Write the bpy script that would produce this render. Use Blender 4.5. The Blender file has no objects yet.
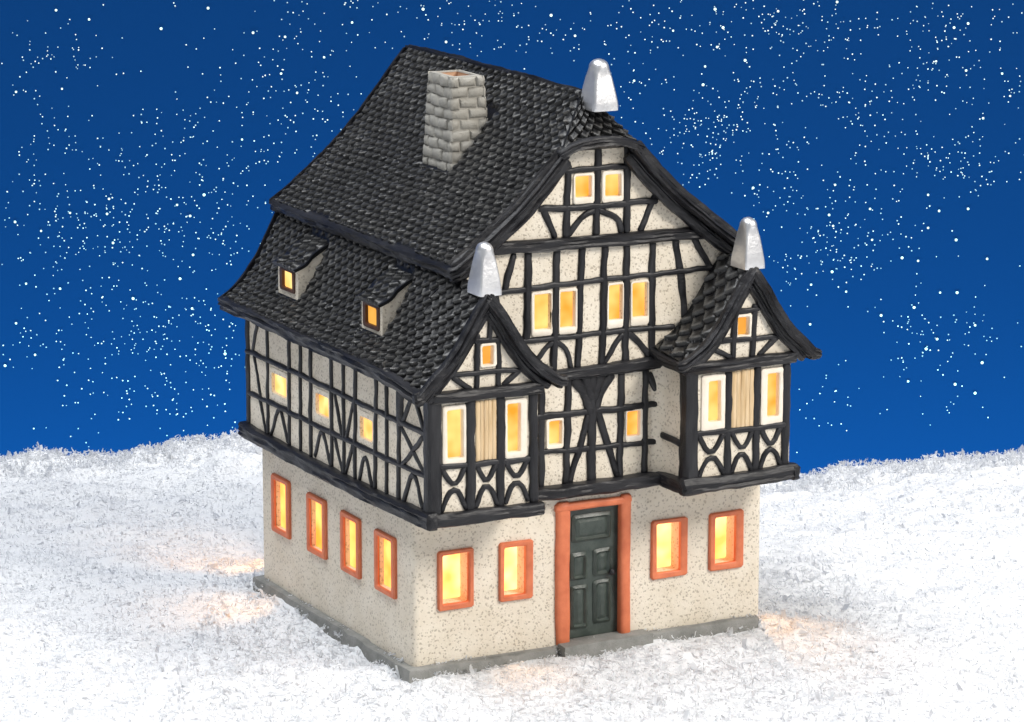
import bpy, math, random
import numpy as np
from mathutils import Vector
from mathutils.geometry import tessellate_polygon

rng = random.Random(7)
nrng = np.random.default_rng(7)
CM = 0.01                                  # everything below is written in centimetres
sc = bpy.context.scene
col = sc.collection

# ------------------------------------------------------------------ camera
YAW, PITCH = 0.482, 0.2149
cam = bpy.data.cameras.new('camera')
cam.sensor_width = 36
cam.lens = 3533 / 1024 * 36
cam.clip_start, cam.clip_end = 0.05, 20
camo = bpy.data.objects.new('camera', cam)
camo.location = Vector((-36.84, -75.71, 26.17)) * CM
camo.rotation_euler = (math.pi / 2 - PITCH, 0, -YAW)
col.objects.link(camo)
sc.camera = camo
RT = np.array([math.cos(YAW), -math.sin(YAW)])        # right across the table
FW = np.array([math.sin(YAW), math.cos(YAW)])         # away from the camera across the table

# ------------------------------------------------------------------ light (studio)
wd = bpy.data.worlds.new('World'); sc.world = wd; wd.use_nodes = True
wd.node_tree.nodes['Background'].inputs[0].default_value = (0.86, 0.92, 1.0, 1)
wd.node_tree.nodes['Background'].inputs[1].default_value = 0.27

def area(name, loc, target, size, power, color):
    l = bpy.data.lights.new(name, 'AREA'); l.shape = 'RECTANGLE'
    l.size, l.size_y = size[0] * CM, size[1] * CM
    l.energy = power; l.color = color
    o = bpy.data.objects.new(name, l); col.objects.link(o)
    o.location = Vector(loc) * CM
    o.rotation_euler = (Vector(target) - Vector(loc)).to_track_quat('-Z', 'Y').to_euler()
    return o
area('key_softbox', (62, -95, 95), (5, 3, 5), (50, 50), 22.3, (1.0, 0.95, 0.88))
area('top_softbox', (-30, 8, 118), (-4, 6, 0), (90, 70), 18, (0.96, 0.98, 1.0))
g = FW * 34 + RT * 4
area('added_backdrop_strip', (g[0], g[1], -22), (FW[0] * 46 + RT[0] * 4, FW[1] * 46 + RT[1] * 4, -3), (120, 6), 8.8, (0.22, 0.88, 1.0))  # unseen lamp added behind the snow, gives the plain blue sheet its gradient

def added_spot(loc, target, power, angle):          # spots added just outside the walls to cast the warm glow on snow
    l = bpy.data.lights.new('added_glow_spot', 'SPOT'); l.energy = power; l.color = (1.0, .50, .16)
    l.spot_size = math.radians(angle); l.spot_blend = 1.0; l.shadow_soft_size = 0.0
    o = bpy.data.objects.new('added_glow_spot', l); col.objects.link(o); o.location = Vector(loc) * CM
    o.rotation_euler = (Vector(target) - Vector(loc)).to_track_quat('-Z', 'Y').to_euler()
added_spot((.9, 9.45, 2.2), (.3, 12.8, -.4), .085, 60)
added_spot((-.12, 6.9, 2.2), (-1.6, 8.2, -.3), .034, 60)
added_spot((10.3, .9, 2.2), (10.6, -1.4, -.4), .028, 75)
added_spot((2.9, -.12, 2.0), (2.5, -1.6, -.4), .012, 60)

sc.view_settings.view_transform = 'Standard'
sc.view_settings.look = 'None'
sc.view_settings.exposure = 0
sc.view_settings.gamma = 1

# ------------------------------------------------------------------ materials
def mat(name):
    m = bpy.data.materials.new(name); m.use_nodes = True
    nt = m.node_tree
    return m, nt, nt.nodes['Principled BSDF']
def N(nt, t, **k):
    n = nt.nodes.new(t)
    for a, b in k.items(): setattr(n, a, b)
    return n
def coords(nt, scale=(100, 100, 100)):
    tc = N(nt, 'ShaderNodeTexCoord'); mp = N(nt, 'ShaderNodeMapping')
    mp.inputs['Scale'].default_value = scale
    nt.links.new(tc.outputs['Object'], mp.inputs['Vector'])
    return mp.outputs[0]
def noise(nt, vec, scale, detail=4, rough=0.55):
    n = N(nt, 'ShaderNodeTexNoise'); n.inputs['Scale'].default_value = scale
    n.inputs['Detail'].default_value = detail; n.inputs['Roughness'].default_value = rough
    nt.links.new(vec, n.inputs['Vector']); return n
def ramp(nt, fac, stops):
    r = N(nt, 'ShaderNodeValToRGB'); e = r.color_ramp.elements
    while len(e) < len(stops): e.new(0.5)
    for i, (p, c) in enumerate(stops):
        e[i].position = p; e[i].color = (c[0], c[1], c[2], 1) if not isinstance(c, (int, float)) else (c, c, c, 1)
    nt.links.new(fac, r.inputs[0]); return r
def mix(nt, fac, a, b):
    m = N(nt, 'ShaderNodeMix', data_type='RGBA')
    if isinstance(fac, float): m.inputs[0].default_value = fac
    else: nt.links.new(fac, m.inputs[0])
    for i, v in ((6, a), (7, b)):
        if isinstance(v, tuple): m.inputs[i].default_value = (*v, 1)
        else: nt.links.new(v, m.inputs[i])
    return m.outputs[2]
def bump(nt, h, bsdf, strength, dist):
    b = N(nt, 'ShaderNodeBump'); b.inputs['Strength'].default_value = strength
    b.inputs['Distance'].default_value = dist * CM
    nt.links.new(h, b.inputs['Height']); nt.links.new(b.outputs[0], bsdf.inputs['Normal'])

def painted(name, c1, c2, rough=0.5, nscale=3.0, bscale=14.0, bstr=0.35, bdist=0.03, spec=0.4, scale=(100, 100, 100)):
    m, nt, b = mat(name)
    v = coords(nt, scale)
    n = noise(nt, v, nscale)
    r = ramp(nt, n.outputs[0], [(0.32, c1), (0.68, c2)])
    nt.links.new(r.outputs[0], b.inputs['Base Color'])
    b.inputs['Roughness'].default_value = rough
    b.inputs['Specular IOR Level'].default_value = spec
    bump(nt, noise(nt, v, bscale, 5, 0.6).outputs[0], b, bstr, bdist)
    return m

def stucco():
    m, nt, b = mat('speckled_cream_stucco')
    v = coords(nt)
    wob = noise(nt, v, 7.0, 2)
    add = N(nt, 'ShaderNodeMix', data_type='RGBA'); add.inputs[0].default_value = 0.10
    nt.links.new(v, add.inputs[6]); nt.links.new(wob.outputs['Color'], add.inputs[7])
    masks = []
    for s, th in ((9.5, 0.24), (13.5, 0.22)):
        vo = N(nt, 'ShaderNodeTexVoronoi'); vo.inputs['Scale'].default_value = s
        nt.links.new(add.outputs[2], vo.inputs['Vector'])
        rr = N(nt, 'ShaderNodeMapRange'); rr.inputs[1].default_value = th + 0.08; rr.inputs[2].default_value = th - 0.05
        nt.links.new(vo.outputs['Distance'], rr.inputs[0])
        sep = N(nt, 'ShaderNodeSeparateColor'); nt.links.new(vo.outputs['Color'], sep.inputs[0])
        gt = N(nt, 'ShaderNodeMath', operation='GREATER_THAN'); gt.inputs[1].default_value = 0.02
        nt.links.new(sep.outputs[0], gt.inputs[0])
        mu = N(nt, 'ShaderNodeMath', operation='MULTIPLY')
        nt.links.new(rr.outputs[0], mu.inputs[0]); nt.links.new(gt.outputs[0], mu.inputs[1])
        masks.append(mu)
    mx = N(nt, 'ShaderNodeMath', operation='MAXIMUM')
    nt.links.new(masks[0].outputs[0], mx.inputs[0]); nt.links.new(masks[1].outputs[0], mx.inputs[1])
    sc_ = N(nt, 'ShaderNodeMath', operation='MULTIPLY'); sc_.inputs[1].default_value = 0.46
    nt.links.new(mx.outputs[0], sc_.inputs[0])
    base = ramp(nt, noise(nt, v, 1.3, 5).outputs[0], [(0.3, (0.665, 0.59, 0.475)), (0.7, (0.745, 0.68, 0.575))])
    c = mix(nt, sc_.outputs[0], base.outputs[0], (0.20, 0.15, 0.10))
    nt.links.new(c, b.inputs['Base Color'])
    b.inputs['Roughness'].default_value = 0.62
    inv = N(nt, 'ShaderNodeMath', operation='SUBTRACT'); nt.links.new(noise(nt, v, 9.0, 5, 0.6).outputs[0], inv.inputs[0])
    nt.links.new(sc_.outputs[0], inv.inputs[1])
    bump(nt, inv.outputs[0], b, 0.5, 0.035)
    return m

def glow(name, cA, cB, strength):
    m, nt, b = mat(name)
    nt.nodes.remove(b)
    e = N(nt, 'ShaderNodeEmission')
    v = coords(nt)
    r = ramp(nt, noise(nt, v, 1.1, 2).outputs[0], [(0.34, cA), (0.64, cB)])
    nt.links.new(r.outputs[0], e.inputs[0]); e.inputs[1].default_value = strength
    nt.links.new(e.outputs[0], nt.nodes['Material Output'].inputs[0])
    return m

def stone(name, c1, c2, c3):
    m, nt, b = mat(name)
    v = coords(nt)
    r = ramp(nt, noise(nt, v, 2.2, 6, 0.65).outputs[0], [(0.25, c1), (0.5, c2), (0.75, c3)])
    nt.links.new(r.outputs[0], b.inputs['Base Color']); b.inputs['Roughness'].default_value = 0.75
    bump(nt, noise(nt, v, 10, 6, 0.7).outputs[0], b, 0.6, 0.06)
    return m

M = {}
M['stucco'] = stucco()
def timber(name, s):
    return painted(name, (0.004, 0.004, 0.006), (0.024, 0.024, 0.027), 0.42, 2.5, 5.0, 0.8, 0.06, 0.32, s)
M['timber_x'] = timber('black_timber_paint_x', (22, 100, 100))
M['timber_y'] = timber('black_timber_paint_y', (100, 22, 100))
M['timber_z'] = timber('black_timber_paint_z', (100, 100, 22))
m_, nt_r, b_ = mat('dark_slate_glaze'); M['roof'] = m_
v_ = coords(nt_r)
at_ = N(nt_r, 'ShaderNodeAttribute', attribute_name='tip')       # worn glaze: dry-brushed grey on the raised tile tips
nz_ = noise(nt_r, v_, 5.0, 4)
mu_ = N(nt_r, 'ShaderNodeMath', operation='MULTIPLY'); nt_r.links.new(at_.outputs['Fac'], mu_.inputs[0])
rz_ = ramp(nt_r, nz_.outputs[0], [(0.3, .45), (0.65, 1.0)]); nt_r.links.new(rz_.outputs[0], mu_.inputs[1])
c_ = mix(nt_r, mu_.outputs[0], (0.004, 0.004, 0.005), (0.115, 0.113, 0.108))
nt_r.links.new(c_, b_.inputs['Base Color']); b_.inputs['Roughness'].default_value = .36
bump(nt_r, noise(nt_r, v_, 12, 5, .6).outputs[0], b_, .4, .03)
M['orange'] = painted('terracotta_orange_paint', (0.54, 0.135, 0.058), (0.66, 0.19, 0.085), 0.5, 3, 10, 0.3, 0.03)
M['white'] = painted('cream_white_paint', (0.75, 0.67, 0.55), (0.83, 0.76, 0.66), 0.5, 3, 10, 0.3, 0.03)
M['panel'] = painted('tan_wood_panel_paint', (0.52, 0.36, 0.19), (0.72, 0.56, 0.36), 0.55, 5, 8, 0.5, 0.03, 0.3, (160, 160, 14))
M['brown'] = painted('dark_brown_paint', (0.05, 0.02, 0.012), (0.09, 0.035, 0.02), 0.5)
M['green'] = painted('dark_green_door_paint', (0.028, 0.040, 0.034), (0.058, 0.074, 0.063), 0.38, 4, 9, 0.4, 0.03, 0.5)
M['base'] = stone('grey_base_stone', (0.15, 0.15, 0.14), (0.22, 0.22, 0.205), (0.29, 0.285, 0.27))
M['brick'] = stone('grey_chimney_stone', (0.28, 0.268, 0.24), (0.32, 0.305, 0.27), (0.375, 0.365, 0.335))
M['flue'] = stone('terracotta_flue', (0.40, 0.22, 0.13), (0.52, 0.32, 0.20), (0.60, 0.42, 0.30))
M['silver'] = painted('silver_white_paint', (0.72, 0.72, 0.74), (0.86, 0.86, 0.87), 0.36, 2, 9, 0.3, 0.03, 0.6)
M['glow_low'] = glow('bright_yellow_window_light', (1.0, 0.27, 0.055), (1.0, 0.46, 0.19), 3.3)
M['glow_up'] = glow('amber_window_light', (1.0, 0.33, 0.03), (1.0, 0.66, 0.20), 1.35)
M['glow_side'] = glow('pale_yellow_window_light', (1.0, 0.36, 0.04), (1.0, 0.78, 0.32), 1.5)
M['glow_left'] = glow('amber_yellow_window_light', (1.0, 0.27, 0.035), (1.0, 0.46, 0.12), 2.2)
M['glow_dim'] = glow('orange_window_light', (1.0, 0.38, 0.05), (1.0, 0.52, 0.10), 1.0)
M['silver'].node_tree.nodes['Principled BSDF'].inputs['Metallic'].default_value = .9

# ------------------------------------------------------------------ mesh helpers
class MB:
    def __init__(s): s.v = []; s.f = []; s.m = []
    def add(s, verts, faces, mi=0):
        o = len(s.v); s.v.extend([tuple(map(float, p)) for p in verts])
        s.f.extend([tuple(i + o for i in f) for f in faces]); s.m.extend([mi] * len(faces))
    def build(s, name, mats, parent=None, smooth=True, angle=40):
        me = bpy.data.meshes.new(name)
        me.from_pydata([(a * CM, b * CM, c * CM) for a, b, c in s.v], [], s.f)
        if not isinstance(mats, (list, tuple)): mats = [mats]
        for m in mats: me.materials.append(m)
        me.polygons.foreach_set('material_index', s.m)
        me.polygons.foreach_set('use_smooth', [smooth] * len(s.f))
        me.update()
        if smooth and angle: me.set_sharp_from_angle(angle=math.radians(angle))
        o = bpy.data.objects.new(name, me); col.objects.link(o)
        if parent is not None: o.parent = parent
        return o
def tag(o, label=None, cat=None, kind=None, group=None):
    if label: o['label'] = label
    if cat: o['category'] = cat
    if kind: o['kind'] = kind
    if group: o['group'] = group
    return o
def V3(p): return np.array(p, float)

def loft(mb, rings, close=True, cap=True, mi=0):
    n = len(rings[0]); vs = [p for r in rings for p in r]; fs = []
    for i in range(len(rings) - 1):
        for j in range(n if close else n - 1):
            a, b = i * n + j, i * n + (j + 1) % n
            fs.append((a, b, b + n, a + n))
    if cap and close:
        fs.append(tuple(reversed(range(n)))); fs.append(tuple(range((len(rings) - 1) * n, len(rings) * n)))
    mb.add(vs, fs, mi)

def resample(pts, step):
    pts = [V3(p) for p in pts]
    if len(pts) > 2:                       # Catmull-Rom through the points
        out = []
        ext = [2 * pts[0] - pts[1]] + pts + [2 * pts[-1] - pts[-2]]
        for i in range(1, len(ext) - 2):
            p0, p1, p2, p3 = ext[i - 1:i + 3]
            for k in range(8):
                t = k / 8
                out.append(0.5 * (2 * p1 + (p2 - p0) * t + (2 * p0 - 5 * p1 + 4 * p2 - p3) * t * t + (3 * p1 - p0 - 3 * p2 + p3) * t ** 3))
        pts = out + [pts[-1]]
    d = [0]
    for a, b in zip(pts, pts[1:]): d.append(d[-1] + np.linalg.norm(b - a))
    n = max(2, int(d[-1] / step) + 1)
    q = np.linspace(0, d[-1], n); P = np.array(pts)
    return np.stack([np.interp(q, d, P[:, k]) for k in range(3)], 1)

def wander(n, amp, smooth=3):
    a = nrng.normal(0, 1, n + 2 * smooth)
    k = np.ones(smooth) / smooth
    return np.convolve(a, k, 'same')[smooth:smooth + n] * amp * math.sqrt(smooth)

def bar_mesh(mb, pts, nrm, w, h, step=0.12, wob=1.0, grain=0.0, sect='round', mi=0):
    """A moulded bar along pts, standing h proud along nrm."""
    P = resample(pts, step); n = len(P); nrm = V3(nrm) / np.linalg.norm(nrm)
    T = np.gradient(P, axis=0); T /= np.linalg.norm(T, axis=1)[:, None]
    S = np.cross(T, nrm); S /= np.linalg.norm(S, axis=1)[:, None]
    ww = w * (1 + wander(n, 0.065 * wob)); hh = h * (1 + wander(n, 0.10 * wob)); off = wander(n, 0.009 * wob)
    if sect == 'round': prof = [(-.5, -.25), (-.5, .45), (-.40, .82), (-.18, 1.0), (.18, 1.0), (.40, .82), (.5, .45), (.5, -.25)]
    else: prof = [(-.5, -.25), (-.5, .2), (-.49, .62), (-.42, .9), (-.30, 1.0), (-.16, 1.0), (-.02, 1.0), (.12, 1.0), (.28, 1.0), (.42, .9), (.49, .62), (.5, .2), (.5, -.25)]
    gr = [wander(n, grain, 5) + (nrng.normal(0, grain * 1.2) if grain else 0) for _ in prof]
    rings = []
    for i in range(n):
        e = 1.0
        rings.append([P[i] + S[i] * (a * ww[i] + off[i]) + nrm * (b * hh[i] + (gr[k][i] if b > 0 else 0)) for k, (a, b) in enumerate(prof)])
    # rounded ends: shrink first/last ring slightly outwards
    for idx, sgn in ((0, -1), (-1, 1)):
        c = P[idx] + T[idx] * sgn * min(0.05, w * 0.3)
        end = [c + (p - P[idx]) * 0.72 for p in rings[idx]]
        if idx == 0: rings = [end] + rings
        else: rings = rings + [end]
    loft(mb, rings, True, True, mi)

class Plane:
    """A wall plane: a runs along the wall, z is up, d is outwards."""
    def __init__(s, o, u, n): s.o = V3(o); s.u = V3(u); s.n = V3(n)
    def __call__(s, a, z, d=0.0): return s.o + s.u * a + np.array([0, 0, z]) + s.n * d

def outline_rect(x0, z0, x1, z1, c=0.04, jit=0.012):
    p = [(x0 + c, z0), (x1 - c, z0), (x1, z0 + c), (x1, z1 - c), (x1 - c, z1), (x0 + c, z1), (x0, z1 - c), (x0, z0 + c)]
    return [(a + rng.uniform(-jit, jit), b + rng.uniform(-jit, jit)) for a, b in p]

def wall_panel(mb, pl, outer, holes, flip=False):
    """holes: list of (outline, depth). Real openings with reveals."""
    loops = [[Vector((a, b, 0)) for a, b in outer]] + [[Vector((a, b, 0)) for a, b in h] for h, _ in holes]
    tri = tessellate_polygon(loops)
    flat = [p for l in loops for p in l]
    vs = [pl(p.x, p.y) for p in flat]
    fs = []
    for t in tri:
        a, b, c = (vs[i] for i in t)
        fs.append(tuple(t) if np.dot(np.cross(b - a, c - a), pl.n) > 0 else tuple(reversed(t)))
    mb.add(vs, fs)
    for h, dep in holes:
        r0 = [pl(a, b, 0) for a, b in h]; r1 = [pl(a, b, -dep) for a, b in h]
        loft(mb, [r1, r0], True, False)

def frame_mesh(mb, pl, outer, inner, h, depth, c=0.05, base=-0.03):
    """A moulded ring between two rectangles whose inner side runs back into the opening."""
    def rr(r, cc): return outline_rect(*r, c=cc, jit=0.008)
    def lerp(a, b, t): return [(p[0] + (q[0] - p[0]) * t, p[1] + (q[1] - p[1]) * t) for p, q in zip(a, b)]
    O = rr(outer, c); I = rr(inner, c * 0.6)
    seq = [(O, base), (O, h * .65), (lerp(O, I, .16), h), (lerp(O, I, .8), h * .97), (I, h * .6), (I, -depth)]
    loft(mb, [[pl(a, b, d) for a, b in ring] for ring, d in seq], True, False)

def pane_mesh(mb, pl, rect, d, t=0.06):
    x0, z0, x1, z1 = rect
    f = [(x0, z0), (x1, z0), (x1, z1), (x0, z1)]
    loft(mb, [[pl(a, b, d - t) for a, b in f], [pl(a, b, d) for a, b in f]], True, True)

# ------------------------------------------------------------------ the house
house = bpy.data.objects.new('ceramic_house', None); col.objects.link(house)
house.empty_display_size = 0.02
tag(house, 'lit ceramic half-timbered house with black tiled roof, standing on white artificial snow', 'model house')

G0 = Plane((0, 0, 0), (1, 0, 0), (0, -1, 0))          # ground floor front
GL = Plane((0, 0, 0), (0, 1, 0), (-1, 0, 0))          # ground floor left side
FA = Plane((0, -.10, 0), (1, 0, 0), (0, -1, 0))       # upper facade
BF = Plane((0, -1.45, 0), (1, 0, 0), (0, -1, 0))      # bay fronts
SL = Plane((-.2, 0, 0), (0, 1, 0), (-1, 0, 0))        # upper left side
D, DB = 9.32, 9.70

def window(pl, outer, inner, depth, fmat, pmat, h=0.06, label=None, lip=None):
    mb = MB(); frame_mesh(mb, pl, outer, inner, h, depth if lip is None else lip)
    w = bpy.data.objects.new('window', None); col.objects.link(w); w.parent = house
    w.empty_display_size = 0.005
    w.location = Vector(pl((outer[0] + outer[2]) / 2, outer[1])) * CM
    f = mb.build('frame', fmat, w); f.location = -w.location
    mb = MB(); pane_mesh(mb, pl, (inner[0] - .03, inner[1] - .03, inner[2] + .03, inner[3] + .03), -depth + .01)
    p = mb.build('pane', pmat, w); p.location = -w.location
    if label: w['label'] = label
    return w
def mid(o, i): return outline_rect(*[(a * .55 + b * .45) for a, b in zip(o, i)], c=.03, jit=0)

# ground floor: plinth, step, walls, windows, door
def block(mb, x0, y0, x1, y1, z0, z1, bev=.07, step=.35, jit=.02):
    def ring(ins, z):
        pts = []
        c = [(x0 + ins, y0 + ins), (x1 - ins, y0 + ins), (x1 - ins, y1 - ins), (x0 + ins, y1 - ins)]
        for (ax, ay), (bx, by) in zip(c, c[1:] + c[:1]):
            n = max(1, int(math.hypot(x1 - x0 if ay == by else 0, y1 - y0 if ax == bx else 0) / step))
            pts += [(ax + (bx - ax) * k / n, ay + (by - ay) * k / n, z) for k in range(n)]
        return pts
    R = [ring(0, z0), ring(0, z0 * .4 + z1 * .6), ring(0, z1 - bev), ring(bev * .3, z1 - bev * .3), ring(bev, z1)]
    nn = len(R[0]); jx = nrng.normal(0, jit, (nn, 3))
    R = [[np.array(p) + jx[k] * (0.4 if i == 0 else 1) for k, p in enumerate(r)] for i, r in enumerate(R)]
    loft(mb, R)
mb = MB()
block(mb, -.22, -.24, 3.93, 9.45, -1.0, .02)
block(mb, 3.90, -.10, 10.0, 9.44, -1.0, .015)
block(mb, 6.55, -.24, 9.88, .6, -1.0, .02)
plinth = mb.build('plinth', M['base'], house)
mb = MB(); block(mb, 4.04, -.46, 6.62, .3, -1.0, .075, .05)
mb.build('doorstep', M['base'], plinth)

ground_front = [((.67, 1.37, 1.67, 2.90), (.80, 1.52, 1.53, 2.79)), ((2.38, 1.37, 3.34, 2.90), (2.52, 1.51, 3.14, 2.76)),
                ((6.765, 1.38, 7.83, 2.93), (6.92, 1.53, 7.63, 2.83)), ((8.49, 1.38, 9.51, 2.92), (8.66, 1.54, 9.29, 2.79))]
ground_left = [((y0, 1.52, y1, 3.11), (y0 + .19, 1.67, y1 - .17, 2.97)) for y0, y1 in ((7.33, 8.46), (5.03, 6.18), (2.96, 4.08), (.89, 2.05))]
DOOR = (4.40, .09, 5.86, 3.50)
mb = MB(); r = .16
wall_panel(mb, G0, [(r, 0), (10.1 - r, 0), (10.1 - r, 4.3), (r, 4.3)],
           [(outline_rect(i[0] - .02, i[1] - .02, i[2] + .02, i[3] + .02, .03, 0), .62) for o, i in ground_front] + [([(DOOR[0] - .1, .02), (DOOR[2] + .08, .02), (DOOR[2] + .08, DOOR[3] + .06), (DOOR[0] - .1, DOOR[3] + .06)], .25)])
wall_panel(mb, GL, [(r, 0), (D - r, 0), (D - r, 4.3), (r, 4.3)], [(outline_rect(i[0] - .02, i[1] - .02, i[2] + .02, i[3] + .02, .03, 0), .3) for o, i in ground_left])
wall_panel(mb, Plane((10.1, 0, 0), (0, 1, 0), (1, 0, 0)), [(r, 0), (D - r, 0), (D - r, 4.3), (r, 4.3)], [])
wall_panel(mb, Plane((0, D, 0), (1, 0, 0), (0, 1, 0)), [(r, 0), (10.1 - r, 0), (10.1 - r, 4.3), (r, 4.3)], [])
for cx, cy, a0 in ((r, r, 180), (10.1 - r, r, 270), (10.1 - r, D - r, 0), (r, D - r, 90)):
    arc = [(cx + r * math.cos(math.radians(a0 + 15 * k)), cy + r * math.sin(math.radians(a0 + 15 * k))) for k in range(7)]
    loft(mb, [[(a, b, 0) for a, b in arc], [(a, b, 4.3) for a, b in arc]], False, False)
mb.build('ground_floor_wall', M['stucco'], house, angle=35)
for o, i in ground_front: window(G0, o, i, .48, M['orange'], M['glow_low'], .09, None, .05)
for o, i in ground_left: window(GL, o, i, .13, M['orange'], M['glow_left'], .10, None, -.02)

mb = MB()
pl = Plane((0, .14, 0), (1, 0, 0), (0, -1, 0))
pane_mesh(mb, pl, (DOOR[0] - .06, .09, DOOR[2] + .05, DOOR[3] + .04), 0, .1)
dw, dh = DOOR[2] - DOOR[0], DOOR[3] - DOOR[1]
for a0, a1, t0, t1 in ((.13, .84, .07, .25), (.10, .37, .36, .54), (.56, .84, .35, .53), (.10, .38, .61, .92), (.56, .84, .59, .90)):
    x0, x1 = DOOR[0] + a0 * dw, DOOR[0] + a1 * dw; z1, z0 = DOOR[3] - t0 * dh, DOOR[3] - t1 * dh
    O = outline_rect(x0 - .05, z0 - .05, x1 + .05, z1 + .05, .05, .014); I1 = outline_rect(x0 + .02, z0 + .02, x1 - .02, z1 - .02, .04, .01)
    I2 = outline_rect(x0 + .07, z0 + .07, x1 - .07, z1 - .07, .04, .01); I3 = outline_rect(x0 + .15, z0 + .15, x1 - .15, z1 - .15, .04, .01)
    loft(mb, [[pl(a, b, d) for a, b in ring] for ring, d in ((O, -.02), (O, .02), (I1, .075), (I2, .012), (I3, .05))], True, False)
    mb.add([pl(a, b, .05) for a, b in I3], [tuple(range(8))])
door = mb.build('door', M['green'], house, angle=30)
mb = MB()
kp = pl(5.66, 1.72, 0)
loft(mb, [[kp + np.array([math.cos(t) * rr, -d, math.sin(t) * rr]) for t in np.linspace(0, 2 * math.pi, 12, endpoint=False)]
          for rr, d in ((.05, .0), (.05, .05), (.085, .08), (.09, .13), (.06, .17), (.02, .185))])
mb.build('knob', M['timber_z'], door)
mb = MB()
for pts, w in (([G0(4.20, .02), G0(4.19, 1.8), G0(4.20, 3.70)], .38), ([G0(6.01, .04), G0(5.99, 1.8), G0(6.00, 3.70)], .30)):
    bar_mesh(mb, pts, (0, -1, 0), w, .13, .2, .5)
bar_mesh(mb, [G0(4.02, 3.60, .004), G0(5, 3.61, .004), G0(6.10, 3.60, .004)], (0, -1, 0), .21, .13, .2, .5)
for x in (DOOR[0] - .02, DOOR[2] + .02):
    mb.add([(x, -.06, .05), (x, .2, .05), (x, .2, 3.55), (x, -.06, 3.55)], [(0, 1, 2, 3)])
mb.add([(4.3, -.06, 3.505), (5.95, -.06, 3.505), (5.95, .2, 3.505), (4.3, .2, 3.505)], [(0, 1, 2, 3)])
mb.build('door_frame', M['orange'], door)

# roof profiles: u is the distance from the ridge plane x = 5
UP = [(0, 14.02), (.3, 13.68), (.6, 13.33), (1.1, 12.74), (1.65, 12.12), (2.27, 11.52), (2.95, 10.97), (3.6, 10.45), (4.06, 10.13)]
LO = [(3.86, 9.90), (4.10, 9.42), (4.35, 8.96), (4.60, 8.55), (4.85, 8.20), (5.15, 7.90), (5.62, 7.58)]
BAYU = [(0, 9.62), (.33, 9.18), (.68, 8.62), (1.05, 8.10), (1.45, 7.70), (1.98, 7.36)]       # bay slope, from its own ridge
BAYC = (1.28, 8.70)

# upper walls ------------------------------------------------------------
up_facade = [((3.24, 8.10, 3.83, 9.24), (3.36, 8.30, 3.73, 9.13)), ((4.01, 8.08, 4.53, 9.25), (4.09, 8.29, 4.42, 9.13)),
             ((5.38, 8.10, 5.86, 9.27), (5.48, 8.34, 5.77, 9.17)), ((6.05, 8.10, 6.58, 9.26), (6.15, 8.36, 6.50, 9.17)),
             ((4.41, 11.33, 5.00, 12.10), (4.51, 11.53, 4.86, 12.0)), ((5.22, 11.31, 5.83, 12.10), (5.35, 11.49, 5.70, 11.98)),
             ((3.66, 5.18, 4.16, 5.97), (3.79, 5.33, 4.05, 5.87)), ((5.93, 5.12, 6.43, 5.97), (6.02, 5.31, 6.31, 5.88))]
mb = MB()
gp = [(5.2, 7.5), (4.75, 8.0), (4.2, 8.9), (3.85, 9.7), (3.72, 10.15), (2.85, 10.78), (2.2, 11.3), (1.6, 11.9), (1.1, 12.5), (.85, 12.78)]
poly = [(-.1, 4.0), (10.1, 4.0)] + [(5 + a, b) for a, b in gp] + [(5 - a, b) for a, b in reversed(gp)]
wall_panel(mb, FA, poly, [(mid(o, i), .3) for o, i in up_facade])
facade = mb.build('facade_wall', M['stucco'], house, angle=35)
for k, (o, i) in enumerate(up_facade): window(FA, o, (i[0] - .04, i[1] - .04, i[2] + .06, i[3] + .03), .13, M['white'], M['glow_up'], .05)

up_left = [((7.00, 5.25, 8.14, 6.12), (7.06, 5.44, 8.02, 5.97)), ((4.30, 5.25, 5.38, 6.12), (4.42, 5.45, 5.22, 5.98)), ((1.70, 5.22, 2.68, 6.08), (1.82, 5.38, 2.54, 5.93))]
mb = MB()
wall_panel(mb, SL, [(-1.40, 4.0), (DB, 4.0), (DB, 7.7), (-1.40, 7.7)], [(mid(o, i), .2) for o, i in up_left])
side = mb.build('side_wall', M['stucco'], house)
for o, i in up_left: window(SL, o, i, .10, M['stucco'], M['glow_side'], .02)
mb = MB()
wall_panel(mb, Plane((10.2, 0, 0), (0, 1, 0), (1, 0, 0)), [(-.2, 4.0), (DB, 4.0), (DB, 7.7), (-.2, 7.7)], [])
mb.build('side_wall', M['stucco'], house)
mb = MB()
gq = [(5.2, 7.5), (4.75, 8.0), (4.2, 8.9), (3.85, 9.7), (3.72, 10.15), (2.85, 10.78), (2.2, 11.3), (1.6, 11.9), (1.1, 12.5), (.0, 13.8)]
wall_panel(mb, Plane((0, DB, 0), (1, 0, 0), (0, 1, 0)), [(-.2, 4.0), (10.2, 4.0)] + [(5 + a, b) for a, b in gq] + [(5 - a, b) for a, b in reversed(gq[:-1])], [])
mb.build('rear_wall', M['stucco'], house)
mb = MB(); block(mb, -.15, -.05, 10.15, DB - .05, 4.0, 4.12, .02, 3, 0)
mb.build('jetty_floor', M['timber_y'], house)

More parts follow.
